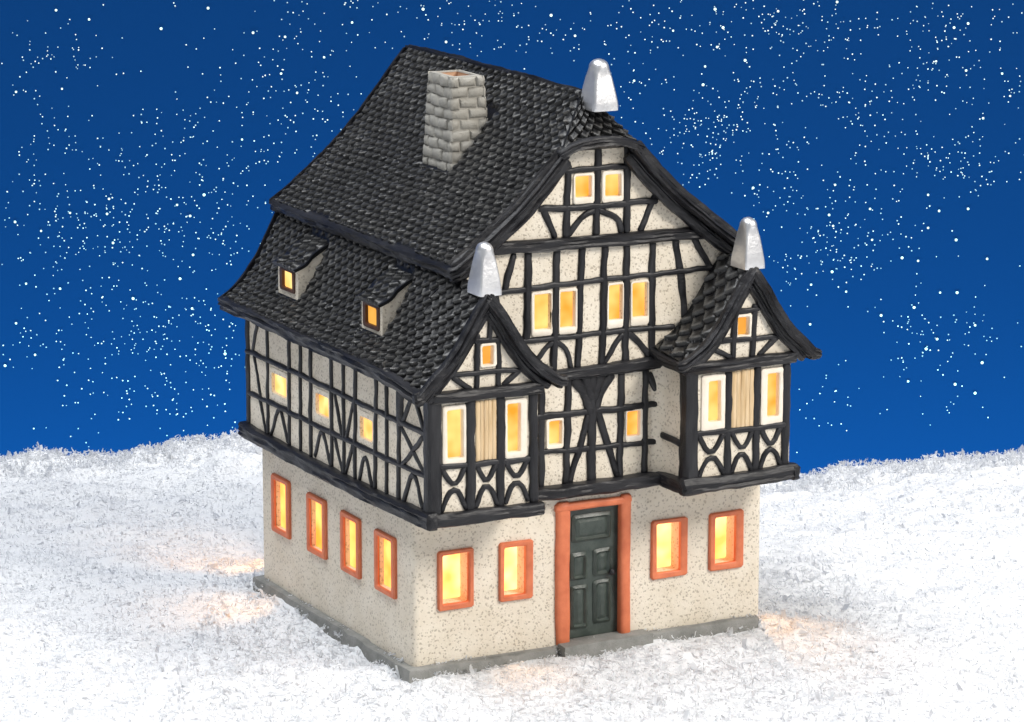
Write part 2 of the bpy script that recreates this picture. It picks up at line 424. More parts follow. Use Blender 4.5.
# bays -------------------------------------------------------------------
def bay(x0, x1, xc, wins, panel, posts, inner_x):
    mb = MB()
    z = 7.15
    poly = [(x0, 4.0), (x1, 4.0), (x1, z)] + [(xc + a, b - .18) for a, b in reversed(BAYU[:-1])] + [(xc - a, b - .18) for a, b in BAYU[1:-1]] + [(x0, z)]
    wall_panel(mb, BF, poly, [(mid(o, i), .3) for o, i in wins])
    y0, y1 = -1.45, -.1
    if inner_x == 'left':      # right bay: its left flank shows and flares where it meets the facade
        f = [(x0, y0), (x0 - .01, -.8), (x0 - .05, -.42), (x0 - .13, -.22), (x0 - .30, y1)]
        loft(mb, [[(a, b, 7.5) for a, b in f], [(a, b, 4.0) for a, b in f]], False, False)
        mb.add([(x1, y0, 4), (10.2, y1, 4), (10.2, y1, 7.5), (x1, y0, 7.5)], [(0, 1, 2, 3)])
    else:
        mb.add([(x1, y0, 4), (x1 + .2, y1, 4), (x1 + .2, y1, 7.5), (x1, y0, 7.5)], [(0, 1, 2, 3)])
    mb.add([(x0, y0 + .03, 4.06), (x1, y0 + .03, 4.06), (x1, .1, 4.06), (x0, .1, 4.06)], [(3, 2, 1, 0)])
    b = mb.build('bay_window', M['stucco'], house, angle=35)
    for k, (o, i) in enumerate(wins):
        window(BF, o, (i[0] - .04, i[1] - .04, i[2] + .07, i[3] + .03), .14, M['white'], M['glow_up'] if k < 2 else M['glow_dim'], .05)
    mb = MB()
    px0, pz0, px1, pz1 = panel
    nb = 5
    for k in range(nb):
        a0, a1 = px0 + (px1 - px0) * k / nb, px0 + (px1 - px0) * (k + 1) / nb
        bar_mesh(mb, [BF((a0 + a1) / 2, pz0 + .02), BF((a0 + a1) / 2, pz1)], (0, -1, 0), (a1 - a0) * 1.03, .035, .3, .6)
    mb.build('shutter_panel', M['panel'], b)
    return b
bayL = bay(-.20, 2.72, BAYC[0], [((.11, 5.46, .75, 6.95), (.27, 5.67, .60, 6.81)), ((1.80, 5.44, 2.40, 6.94), (1.91, 5.64, 2.17, 6.79)), ((1.12, 7.80, 1.58, 8.40), (1.23, 7.89, 1.42, 8.29))],
           (1.00, 5.45, 1.57, 6.95), None, 'right')
bayR = bay(7.00, 9.98, BAYC[1], [((7.36, 5.50, 8.05, 6.96), (7.60, 5.78, 7.85, 6.76)), ((9.10, 5.47, 9.76, 6.95), (9.33, 5.72, 9.57, 6.79)), ((8.36, 7.80, 8.80, 8.43), (8.42, 7.91, 8.65, 8.32))],
           (8.24, 5.48, 8.90, 6.95), None, 'left')

# timber framing -------------------------------------------------------------
KIND = {'p': 'post', 'r': 'rail', 'b': 'brace'}
def frame_timbers(lst, pl, parent, axis, h=.075):
    for k, pts, w in lst:
        mb = MB()
        dd = {'p': .0, 'r': .004, 'b': -.012}[k]
        bar_mesh(mb, [pl(a, z, dd) for a, z in pts], pl.n, w, h * (1.0 if w < .24 else 1.25))
        mb.build(KIND[k], M['timber_z'] if k == 'p' else M[axis], parent)
def beam(name, pts, nrm, w, h, m, parent, grain=.012, wob=.7):
    mb = MB(); bar_mesh(mb, pts, nrm, w, h, .15, wob, grain, 'square')
    return mb.build(name, m, parent)

frame_timbers([
 ('p', [(4.27, 12.3), (4.23, 10.55)], .19), ('p', [(5.11, 12.75), (5.07, 10.55)], .19), ('p', [(5.95, 12.7), (5.93, 10.55)], .19),
 ('r', [(4.2, 12.19), (5.99, 12.19)], .14), ('r', [(3.50, 11.28), (5.1, 11.24), (6.76, 11.24)], .17),
 ('b', [(3.58, 11.28), (3.89, 10.58)], .17), ('b', [(4.30, 10.60), (4.65, 10.99), (5.08, 11.16)], .17), ('b', [(5.11, 11.15), (5.61, 10.91), (5.78, 10.56)], .17), ('b', [(6.72, 11.33), (6.33, 10.55)], .17),
 ('b', [(2.75, 10.20), (2.5, 9.35)], .17), ('p', [(3.17, 10.2), (3.11, 8.0)], .19), ('p', [(3.95, 10.2), (3.87, 7.2)], .19), ('p', [(4.65, 10.2), (4.57, 7.2)], .19),
 ('p', [(5.31, 10.2), (5.24, 7.2)], .19), ('p', [(5.93, 10.2), (5.93, 7.2)], .19), ('p', [(6.68, 10.2), (6.68, 7.2)], .19),
 ('b', [(7.35, 10.2), (7.50, 9.4), (7.66, 8.0)], .19), ('b', [(7.90, 10.2), (8.40, 9.35)], .17), ('b', [(2.30, 9.0), (2.15, 9.9)], .15),
 ('r', [(2.3, 9.31), (5.17, 9.36), (8.5, 9.39)], .14), ('r', [(2.9, 8.0), (5.18, 8.02), (7.3, 7.98)], .14),
 ('b', [(3.42, 7.5), (3.67, 7.82), (3.93, 7.95)], .14), ('b', [(3.93, 7.95), (4.24, 7.67), (4.37, 7.2)], .14), ('b', [(5.30, 7.2), (5.52, 7.54), (5.83, 7.92)], .14), ('b', [(5.95, 7.96), (6.33, 7.66), (6.64, 7.25)], .17),
 ('p', [(2.95, 6.9), (2.95, 4.2)], .17), ('p', [(3.53, 6.9), (3.53, 4.2)], .19), ('p', [(4.29, 6.9), (4.24, 4.25)], .19), ('p', [(4.98, 6.9), (4.96, 4.2)], .25), ('p', [(5.82, 6.9), (5.78, 4.25)], .19), ('p', [(6.51, 6.9), (6.50, 4.25)], .17),
 ('r', [(2.8, 6.06), (5.19, 6.03), (6.82, 6.03)], .17), ('r', [(2.8, 5.14), (5.19, 5.08), (6.80, 5.04)], .14),
 ('b', [(4.87, 5.95), (4.64, 5.2), (4.34, 4.28)], .19), ('b', [(5.14, 5.98), (5.40, 5.2), (5.72, 4.30)], .19), ('b', [(6.62, 6.80), (6.82, 6.40)], .19),
 ('b', [(4.46, 6.90), (4.78, 6.50), (4.93, 5.98)], .26), ('b', [(5.52, 6.90), (5.20, 6.50), (5.05, 5.96)], .26), ('b', [(4.76, 6.95), (4.98, 6.35)], .30), ('b', [(5.22, 6.95), (5.00, 6.35)], .30),
], FA, facade, 'timber_x')
beam('gable_beam', [FA(2.0, 10.42), FA(5.0, 10.36), FA(8.4, 10.33)], (0, -1, 0), .32, .17, M['timber_x'], facade)
beam('floor_beam', [FA(2.6, 7.01), FA(5.0, 7.07), FA(7.3, 7.12)], (0, -1, 0), .31, .17, M['timber_x'], facade)
beam('jetty_beam', [FA(2.6, 4.10), FA(5.0, 4.08), FA(7.1, 4.11)], (0, -1, 0), .34, .30, M['timber_x'], facade)

def scallops(x0, x1, lo=4.34, hi=5.44):
    w = x1 - x0; c = (x0 + x1) / 2; h = hi - lo; j = lambda: rng.uniform(-.02, .02)
    return [('b', [(x0 + .02, hi - .02), (x0 + w * .30, hi - h * .32 + j()), (c, hi - h * .43 + j()), (x1 - w * .30, hi - h * .32 + j()), (x1 - .02, hi - .02)], .14),
            ('b', [(x0 + .02, lo + .02), (x0 + w * .27, lo + h * .35 + j()), (c, lo + h * .45 + j()), (x1 - w * .27, lo + h * .35 + j()), (x1 - .02, lo + .02)], .14)]
frame_timbers([('p', [(.87, 7.0), (.86, 4.3)], .25), ('p', [(1.69, 7.0), (1.68, 4.3)], .22), ('p', [(2.58, 7.0), (2.60, 4.3)], .25), ('r', [(.05, 5.47), (1.3, 5.41), (2.5, 5.38)], .15),
 ('p', [(1.06, 8.6), (1.03, 7.3)], .14), ('p', [(1.63, 8.5), (1.63, 7.3)], .14), ('r', [(.40, 7.70), (2.40, 7.64)], .13), ('r', [(1.0, 8.46), (1.68, 8.45)], .14), ('p', [(1.40, 9.2), (1.38, 8.45)], .14),
 ('b', [(2.22, 7.65), (1.78, 7.33)], .14), ('b', [(.42, 7.62), (.85, 7.30)], .14)]
 + scallops(.07, .76) + scallops(.99, 1.60) + scallops(1.79, 2.47), BF, bayL, 'timber_x')
frame_timbers([('p', [(8.14, 7.0), (8.13, 4.3)], .20), ('p', [(8.99, 7.0), (8.97, 4.3)], .20), ('p', [(9.86, 7.0), (9.84, 4.3)], .23), ('r', [(7.2, 5.48), (8.5, 5.45), (9.8, 5.44)], .16),
 ('p', [(8.29, 8.6), (8.26, 7.3)], .15), ('p', [(8.87, 8.6), (8.83, 7.3)], .17), ('r', [(8.28, 8.51), (9.0, 8.52)], .14), ('r', [(7.80, 7.79), (9.60, 7.75)], .15), ('p', [(8.40, 9.0), (8.36, 8.5)], .13),
 ('b', [(7.74, 7.60), (8.20, 7.36)], .15), ('b', [(9.60, 7.76), (9.04, 7.33)], .15)]
 + scallops(7.28, 8.04) + scallops(8.24, 8.88) + scallops(9.08, 9.74), BF, bayR, 'timber_x')
def square_post(name, x0, y0, x1, y1, z0, z1, parent, lean=(0, 0)):
    mb = MB(); c = .05
    rings = []
    zs = np.linspace(z0, z1, 16); base = [(x0 + c, y0), (.5 * x0 + .5 * x1, y0 - .01), (x1 - c, y0), (x1, y0 + c), (x1, y1 - c), (x1 - c, y1), (x0 + c, y1), (x0, y1 - c), (x0 - .01, (y0 + y1) / 2), (x0, y0 + c)]
    gr = [(wander(16, .014), wander(16, .014)) for _ in base]
    for i, zz in enumerate(zs):
        t = i / 15
        rings.append([(a + gr[k][0][i] + lean[0] * t, b + gr[k][1][i] + lean[1] * t, zz) for k, (a, b) in enumerate(base)])
    loft(mb, rings); return mb.build(name, M['timber_z'], parent)
square_post('corner_post', -.29, -1.55, .06, -1.16, 4.2, 7.25, bayL)
square_post('corner_post', 6.90, -1.55, 7.26, -1.10, 4.25, 7.2, bayR)
beam('top_beam', [BF(-.15, 7.19), BF(1.3, 7.18), BF(2.78, 7.15)], (0, -1, 0), .29, .17, M['timber_x'], bayL)
beam('top_beam', [BF(6.85, 7.16), BF(8.5, 7.17), BF(10.06, 7.18)], (0, -1, 0), .29, .17, M['timber_x'], bayR)
beam('base_beam', [BF(-.36, 4.13), BF(1.2, 4.12), BF(2.80, 4.12)], (0, -1, 0), .34, .20, M['timber_x'], bayL)
beam('base_beam', [BF(6.80, 4.14), BF(8.5, 4.15), BF(10.16, 4.20)], (0, -1, 0), .40, .20, M['timber_x'], bayR)
PR = Plane((6.97, 0, 0), (0, 1, 0), (-1, 0, 0))
beam('base_beam', [PR(-1.62, 4.13), PR(-.8, 4.12), PR(.05, 4.12)], (-1, 0, 0), .36, .17, M['timber_y'], bayR)
mb = MB(); bar_mesh(mb, [(6.90, -.34, 5.24), (6.96, -.75, 5.20), (6.97, -1.12, 5.16)], (-1, 0, 0), .16, .07); mb.build('rail', M['timber_y'], bayR)
PB = Plane((10.06, 0, 0), (0, 1, 0), (1, 0, 0))
beam('base_beam', [PB(-1.62, 4.18), PB(-.8, 4.15), PB(.05, 4.12)], (1, 0, 0), .38, .17, M['timber_y'], bayR)

frame_timbers([
 ('p', [(9.55, 7.5), (9.58, 4.15)], .20), ('b', [(8.84, 7.2), (9.27, 6.24)], .13), ('p', [(8.24, 7.4), (8.28, 4.2)], .13), ('b', [(9.15, 6.20), (8.77, 5.2)], .12), ('b', [(8.82, 5.15), (8.41, 4.2)], .12),
 ('p', [(6.82, 7.4), (6.91, 4.2)], .14), ('p', [(6.10, 7.4), (6.18, 4.2)], .13), ('p', [(5.47, 7.4), (5.53, 4.2)], .14), ('p', [(4.20, 7.4), (4.25, 4.2)], .14), ('p', [(3.49, 7.4), (3.49, 4.2)], .13),
 ('p', [(2.76, 7.4), (2.84, 4.15)], .14), ('p', [(1.54, 7.4), (1.66, 4.15)], .14), ('p', [(.94, 7.4), (1.00, 4.15)], .13), ('p', [(.27, 7.4), (.31, 4.15)], .17),
 ('r', [(9.6, 6.25), (4.23, 6.26), (-1.3, 6.25)], .14), ('r', [(9.6, 5.12), (4.26, 5.13), (-1.3, 5.19)], .14),
 ('b', [(8.10, 4.25), (7.50, 5.08), (7.02, 4.30)], .13), ('b', [(5.30, 4.30), (4.83, 5.04), (4.36, 4.28)], .13), ('b', [(4.08, 5.1), (3.62, 4.25)], .12), ('b', [(2.93, 5.15), (3.40, 4.25)], .12), ('b', [(2.62, 4.2), (2.25, 4.92), (1.80, 4.18)], .13),
 ('b', [(4.08, 6.3), (3.60, 5.2)], .12), ('b', [(2.88, 6.3), (3.32, 5.2)], .12),
 ('b', [(.14, 7.4), (.22, 6.2)], .30), ('b', [(-.50, 7.15), (.10, 6.22)], .15), ('b', [(-.56, 7.15), (-1.12, 6.30)], .15), ('b', [(.12, 6.10), (-1.10, 5.25)], .14), ('b', [(-1.06, 6.15), (.06, 5.2)], .14), ('b', [(.06, 4.25), (-.51, 5.10), (-1.06, 4.28)], .15),
], SL, side, 'timber_y', .065)
beam('jetty_beam', [SL(9.85, 4.06), SL(7.0, 4.03), (SL(3.85, 4.03)), SL(1.0, 4.07), SL(-1.66, 4.15)], (-1, 0, 0), .40, .24, M['timber_y'], side, .016, .5)
beam('jetty_beam', [(-.3, DB, 4.05), (5, DB, 4.05), (10.3, DB, 4.05)], (0, 1, 0), .38, .2, M['timber_x'], house)
beam('jetty_beam', [(10.2, DB, 4.05), (10.2, 5, 4.05), (10.2, -.1, 4.05)], (1, 0, 0), .38, .2, M['timber_y'], house)

# roofs ------------------------------------------------------------------
def arc_curve(prof, n):
    P = resample([(a, 0, b) for a, b in prof], .02); k = np.linspace(0, len(P) - 1, n)
    return np.stack([np.interp(k, np.arange(len(P)), P[:, i]) for i in (0, 2)], 1)
KEEP = [(2.90, 3.70, 4.3, 5.3), (.03, 6.80, 1.0, 8.10), (.03, 1.73, 1.0, 2.95)]
def tiled(name, A, B, ps, pt, H, thick, parent, seed=0, samples=13, flip=False, m='roof', rim=(1, 1)):
    """Ruled tiled surface: curve A (n x 3, top to bottom) to curve B. Diamond scales, lifted towards their lower tips."""
    rs = np.random.default_rng(seed)
    seg = np.linalg.norm(np.diff(A, axis=0), axis=1).sum(); segB = np.linalg.norm(np.diff(B, axis=0), axis=1).sum()
    L = max(np.linalg.norm(B[0] - A[0]), np.linalg.norm(B[-1] - A[-1])); T = max(seg, segB)
    ns, nt_ = int(L / (ps / samples)) + 2, int(T / (pt / samples)) + 2
    def rs_(C):
        k = np.linspace(0, len(C) - 1, nt_); return np.stack([np.interp(k, np.arange(len(C)), C[:, i]) for i in range(3)], 1)
    A, B = rs_(A), rs_(B)
    s = np.linspace(0, 1, ns)[:, None, None]
    S = A[None] * (1 - s) + B[None] * s
    ds = np.gradient(S, axis=0); dt = np.gradient(S, axis=1)
    n = np.cross(ds, dt); n /= np.linalg.norm(n, axis=2)[..., None] + 1e-9
    if flip: n = -n
    ss = (np.linspace(0, L, ns))[:, None] + 0 * S[..., 0]; tt = np.linspace(0, T, nt_)[None, :] + 0 * S[..., 0]
    # hand-made wobble of the tile rows
    ss = ss + .035 * np.sin(tt * 2.1 + 1.3 * seed) ; tt = tt + .03 * np.sin(ss * 1.7 + seed) 
    a = ss / ps + tt / pt; b = -ss / ps + tt / pt
    ia, ib = np.floor(a).astype(int), np.floor(b).astype(int); fa, fb = a - ia, b - ib
    hsh = np.abs(np.sin(ia * 12.9898 + ib * 78.233 + seed) * 43758.5453) % 1
    hs2 = np.abs(np.sin(ia * 39.34 + ib * 11.135 + seed) * 24634.63) % 1
    h = H * (0.92 + .16 * hsh) * ((fa ** 1.6 + fb ** 1.6) / 2) + H * .22 * (hs2 - .5) * (fa - fb)
    e = np.minimum(np.minimum(fa, fb), np.minimum(1 - fa, 1 - fb))
    h = h - H * .8 * np.clip(1 - e / .10, 0, 1) + rs.normal(0, H * .02, h.shape)
    s_ = np.linspace(0, L, ns)[:, None] + 0 * h
    mk = np.ones_like(h)
    if rim[0]: mk = mk * np.clip((s_ - .06) / .12, 0, 1)
    if rim[1]: mk = mk * np.clip((L - s_ - .06) / .12, 0, 1)
    for x0, y0, x1, y1 in (KEEP if name.endswith('er_slope') else []):                # tiles are dressed flat against chimney and dormers
        dd = np.maximum(np.maximum(x0 - S[..., 0], S[..., 0] - x1), np.maximum(y0 - S[..., 1], S[..., 1] - y1))
        mk = mk * np.clip(dd / .08, 0, 1)
    h = h * mk
    P = S + n * h[..., None]; Q = S - n * thick
    idx = np.arange(ns * nt_).reshape(ns, nt_)
    q = np.stack([idx[:-1, :-1], idx[1:, :-1], idx[1:, 1:], idx[:-1, 1:]], -1).reshape(-1, 4)
    if flip: q = q[:, ::-1]
    off = ns * nt_
    loop = list(idx[:, 0]) + list(idx[-1, 1:]) + list(idx[-2::-1, -1]) + list(idx[0, -2:0:-1])
    skirt = [(loop[k], loop[k - 1], loop[k - 1] + off, loop[k] + off) if not flip else (loop[k - 1], loop[k], loop[k] + off, loop[k - 1] + off) for k in range(len(loop))]
    mb = MB()
    mb.add(np.concatenate([P.reshape(-1, 3), Q.reshape(-1, 3)]), [tuple(x) for x in q] + [tuple(x[::-1] + off) for x in q] + skirt)
    o = mb.build(name, M[m], parent, angle=50)
    tip = mk * np.clip((np.maximum(fa, fb) - .58) / .25, 0, 1) * np.clip((fa + fb - .75) / .3, 0, 1) * (.7 + .3 * hsh) * np.clip((e - .06) / .06, 0, 1)
    at = o.data.attributes.new('tip', 'FLOAT', 'POINT')
    at.data.foreach_set('value', np.concatenate([tip.ravel(), 0 * tip.ravel()]).astype(np.float32))
    return o
def curve_at(prof, y, xc, sgn, n=60, yf=None):
    c = arc_curve(prof, n)
    return np.array([(xc + sgn * u, y if yf is None else yf(z), z) for u, z in c])
YF, YB = -.42, 10.38
hip = lambda z: YF + max(0, min(1, (z - 12.80) / (13.95 - 12.80))) * .85
roof = bpy.data.objects.new('roof', None); col.objects.link(roof); roof.parent = house; roof.empty_display_size = .01
tiled('upper_slope', curve_at(UP, 0, 5, -1, yf=hip), curve_at(UP, YB, 5, -1), .395, .43, .17, .22, roof, 1)
tiled('upper_slope', curve_at(UP, 0, 5, 1, yf=hip), curve_at(UP, YB, 5, 1), .395, .43, .17, .22, roof, 2, flip=True)
hl = [p for p in arc_curve(UP, 60) if p[1] > 12.74]
tiled('hip_slope', np.array([(5 - u, hip(z) - .0, z - .02) for u, z in hl]), np.array([(5 + u, hip(z), z - .02) for u, z in hl]), .42, .46, .15, .15, roof, 5, flip=True, rim=(0, 0))
# lower slopes: the left one sweeps forward over the left bay
def lower(xs, sgn, seed):
    bayp = [(5 - BAYC[0] + a, b) for a, b in BAYU]; bayp[-1] = (5.60, 7.30)
    lo0 = curve_at(LO, 0, 5, sgn); lo1 = curve_at(LO, YB - .05, 5, sgn)
    by = curve_at(bayp, -1.62, 5, sgn); by0 = curve_at(bayp, -.35, 5, sgn)
    m_ = by0 * .75 + lo0 * .25; m_[:, 1] = -.35
    l2 = lo0.copy(); l2[:, 1] = .35
    return lo1, l2, m_, by
lo1, l2, m_, by = lower(0, -1, 3)
ls = tiled('lower_slope', l2, lo1, .395, .42, .17, .22, roof, 3, rim=(0, 1))
tiled('lower_slope', by, l2 + np.array([0, .02, -.03]), .395, .42, .17, .22, roof, 4, rim=(1, 0))
lo1, l2, m_, by = lower(0, 1, 3)
tiled('lower_slope', l2, lo1, .395, .42, .17, .22, roof, 6, flip=True, rim=(0, 1))
tiled('lower_slope', by, l2 + np.array([0, .02, -.03]), .395, .42, .17, .22, roof, 7, flip=True, rim=(1, 0))
# lips and verge boards
def roll(name, pts, nrm, w, h, m='timber_y', parent=None, grain=.014): return beam(name, pts, nrm, w, h, M[m], parent or roof, grain, .6)
for sg in (-1, 1):
    roll('eaves_lip', [(5 + sg * 3.98, YB, 10.02), (5 + sg * 3.98, 5, 10.0), (5 + sg * 3.98, YF - .02, 10.0)], (sg, 0, -.35), .34, .16)
    roll('eaves_lip', [(5 + sg * 5.56, YB - .05, 7.48), (5 + sg * 5.55, 5, 7.46), (5 + sg * 5.55, .3, 7.44), (5 + sg * 5.54, -1.62, 7.24)], (sg, 0, -.25), .36, .16)
    vp = [(5 + sg * u, YF, z) for u, z in UP if z < 12.78]
    e = vp[-1]
    roll('verge_board', [(x - sg * .10, YF + .02, z - .08) for x, _, z in vp] + [(e[0] + sg * .10, YF + .02, e[2] - .14)], (0, -1, 0), .24, .16, 'timber_x')
    roll('verge_board', [(x - sg * .24, YF + .16, z - .30) for x, _, z in vp] + [(e[0] - sg * .05, YF + .16, e[2] - .30)], (0, -1, 0), .26, .13, 'timber_x')
    roll('verge_board', [(x, YB + .0, z - .1) for x, _, z in [(5 + sg * u, 0, z) for u, z in UP]], (0, 1, 0), .30, .1, 'timber_x')
    lw = [(5 + sg * u, YB - .05, z - .1) for u, z in LO]
    roll('verge_board', lw, (0, 1, 0), .30, .1, 'timber_x')
for sg in (-1, 1):
    roll('verge_board', [(5 + sg * u, YF + .03, z + .02) for u, z in UP if z < 12.78], (sg * .66, 0, .75), .16, .09, 'timber_x')
roll('hip_board', [(3.86, YF, 12.66), (4.3, YF - .01, 12.84), (5.0, YF - .02, 12.92), (5.7, YF - .01, 12.84), (6.14, YF, 12.66)], (0, -1, 0), .24, .14, 'timber_x')
roll('ridge_roll', [(5, YB, 14.02), (5, 5, 14.02), (5, .45, 13.98)], (0, 0, 1), .16, .07, 'timber_y')

def finial(x, y, z, hx, hy, H, parent):
    mb = MB(); prof = [(-.10, 1.0, 11), (0, 1.0, 11), (.10, .97, 11), (.35, .84, 10), (.60, .70, 8), (.72, .63, 5.0), (.80, .64, 2.6), (.87, .63, 2.3), (.93, .54, 2.1), (.97, .38, 2), (.995, .16, 2)]
    rings = []
    for t, k, e in prof:
        r = []
        for q in np.linspace(0, 2 * math.pi, 64, endpoint=False):
            c, s = math.cos(q), math.sin(q)
            r.append((x + hx * k * math.copysign(abs(c) ** (2 / e), c) + rng.uniform(-.003, .003), y + hy * k * math.copysign(abs(s) ** (2 / e), s), z + t * H))
        rings.append(r)
    loft(mb, rings); return mb.build('finial', M['silver'], parent, angle=60)
finial(5.24, .10, 13.74, .35, .42, 1.14, roof)

# bay roofs
for side_, xc in ((-1, BAYC[0]), (1, BAYC[1])):
    inner = -side_                                      # the slope that faces the middle of the facade
    br = bpy.data.objects.new('bay_roof', None); col.objects.link(br); br.parent = house; br.empty_display_size = .008
    A = curve_at(BAYU, -1.62, xc, inner); Bc = curve_at(BAYU, -.05, xc, inner)
    Bc[:, 2] += .14
    tiled('bay_slope', A, Bc, .56, .62, .17, .20, br, 11 + side_, flip=(inner > 0))
    for o_ in (-1, 1):
        pts = [(xc + o_ * u, -1.62, z) for u, z in BAYU]
        if o_ == side_: pts[-1] = (5 + side_ * 5.58, -1.62, 7.30)
        e = pts[-1]
        roll('verge_board', [(x, -1.60, z - .07) for x, _, z in pts] + [(e[0] + o_ * .12, -1.60, e[2] - .07)], (0, -1, 0), .27, .16, 'timber_x', br)
        roll('verge_board', [(x - o_ * .13, -1.47, z - .27) for x, _, z in pts[:-1]] + [(e[0] - o_ * .28, -1.47, e[2] - .16)], (0, -1, 0), .22, .12, 'timber_x', br)
    e = (xc + inner * BAYU[-1][0], BAYU[-1][1])
    roll('eaves_lip', [(e[0] - inner * .02, -1.64, e[1] - .12), (e[0] - inner * .02, -.8, e[1] - .08), (e[0] - inner * .02, -.05, e[1] + .03)], (inner, 0, -.3), .26, .12, 'timber_y', br)
    finial(xc + .06, -1.30, 9.70, .30, .38, 1.15, br)

# dormers
def roof_u(z):
    return float(np.interp(-z, [-b for a, b in LO], [a for a, b in LO]))
def dormer(y0, y1, xf, z0, z1, pm):
    d = bpy.data.objects.new('dormer', None); col.objects.link(d); d.parent = house; d.empty_display_size = .006
    pl = Plane((xf, 0, 0), (0, 1, 0), (-1, 0, 0))
    ym = (y0 + y1) / 2
    inn = (ym - .32, z0 + .17, ym + .32, z1 - .13); out = (ym - .46, z0 + .08, ym + .46, z1 - .05)
    mb = MB(); wall_panel(mb, pl, [(y0, z0 - .1), (y1, z0 - .1), (y1, z1), (y0, z1)], [(mid(out, inn), .2)])
    xt = 5 - roof_u(9.42)
    for yy, sg in ((y0, -1), (y1, 1)):
        v = [(xf, yy, z0 - .1), (xt + .15, yy, 9.50), (xf, yy, z1), (xf + .9, yy, z0)]
        mb.add(v, [(0, 3, 1, 2) if sg < 0 else (2, 1, 3, 0)])
    mb.build('dormer_wall', M['stucco'], d)
    mb = MB(); frame_mesh(mb, pl, out, inn, .05, .07); mb.build('window_frame', M['brown'], d)
    mb = MB(); pane_mesh(mb, pl, (inn[0] - .03, inn[1] - .03, inn[2] + .03, inn[3] + .03), -.05); mb.build('window_pane', pm, d)
    top = [(xt + .28, z1 + .72), (xt - .1, z1 + .58), ((xf + xt) / 2, z1 + .40), (xf + .2, z1 + .17), (xf - .13, z1 + .03)]
    def cv(y): 
        c = resample([(a, y, b) for a, b in top], .03); return c
    tiled('dormer_roof', cv(y0 - .03), cv(y1 + .10), .40, .42, .12, .08, d, int(y0 * 3))
    return d
tag(dormer(6.80, 8.08, .05, 8.14, 8.88, M['glow_side']), 'rear dormer with a pale yellow lit window')
tag(dormer(1.73, 2.93, .05, 8.10, 8.86, M['glow_dim']), 'front dormer with an orange lit window')

# chimney: stone courses round a tapering shaft
def chimney():
    mb = MB()
    b0, b1 = (2.90, 3.64, 4.22, 5.34, 11.1), (3.02, 3.80, 3.96, 5.16, 14.10)     # x0,y0,x1,y1,z
    def at(z):
        t = (z - b0[4]) / (b1[4] - b0[4]); return [a + (b - a) * t for a, b in zip(b0[:4], b1[:4])]
    nC = 11; zs = np.linspace(b0[4], b1[4], nC + 1)
    r = lambda ins, z: [(at(z)[0] + ins, at(z)[1] + ins, z), (at(z)[2] - ins, at(z)[1] + ins, z), (at(z)[2] - ins, at(z)[3] - ins, z), (at(z)[0] + ins, at(z)[3] - ins, z)]
    loft(mb, [r(.06, zs[0]), r(.06, zs[-1] - .06)], True, False)
    loft(mb, [r(.04, zs[-1] - .05), r(.05, zs[-1] + .0), r(.15, zs[-1] + .01), r(.17, zs[-1] - .03)], True, False)
    for c in range(nC):
        z0, z1 = zs[c] + .012, zs[c + 1] - .012
        x0, y0, x1, y1 = at((z0 + z1) / 2)
        for ax in range(4):
            L0, L1 = (x0, x1) if ax in (0, 2) else (y0, y1)
            n = 2 if ax in (0, 2) else 3
            cuts = [L0] + [L0 + (L1 - L0) * ((k + (.0 if c % 2 else .5)) / n) for k in range(0 if c % 2 == 0 else 1, n)] + [L1]
            for a0, a1 in zip(cuts, cuts[1:]):
                if a1 - a0 < .1: continue
                g_ = .014; a0 += g_ * (a0 > L0); a1 -= g_ * (a1 < L1); pr = rng.uniform(-.01, .03); jz = [rng.uniform(-.03, .03) for _ in range(4)]
                def pt(a, z, d):
                    return {0: (a, y0 + .07 - d, z), 1: (x0 + .06 - d, a, z), 2: (a, y1 - .06 + d, z), 3: (x1 - .06 + d, a, z)}[ax]
                ch = .05
                R0 = [pt(a0, z0, 0), pt(a1, z0, 0), pt(a1, z1, 0), pt(a0, z1, 0)]
                d_ = .06 + pr
                R1 = [pt(a0, z0 + jz[0], d_ - ch), pt(a1, z0 + jz[1], d_ - ch), pt(a1, z1 + jz[2], d_ - ch), pt(a0, z1 + jz[3], d_ - ch)]
                R2 = [pt(a0 + ch, z0 + jz[0] + ch, d_), pt(a1 - ch, z0 + jz[1] + ch, d_), pt(a1 - ch, z1 + jz[2] - ch, d_), pt(a0 + ch, z1 + jz[3] - ch, d_)]
                if ax in (1, 2): R0, R1, R2 = R0[::-1], R1[::-1], R2[::-1]
                loft(mb, [R0, R1, R2])
    ch_ = mb.build('chimney', M['brick'], house, angle=60)
    mb = MB(); z = zs[-1]
    loft(mb, [r(.16, z - .02), r(.20, z - .5)][::-1], True, False); mb.add(r(.19, z - .45), [(0, 1, 2, 3)])
    mb.build('flue', M['flue'], ch_)
chimney()

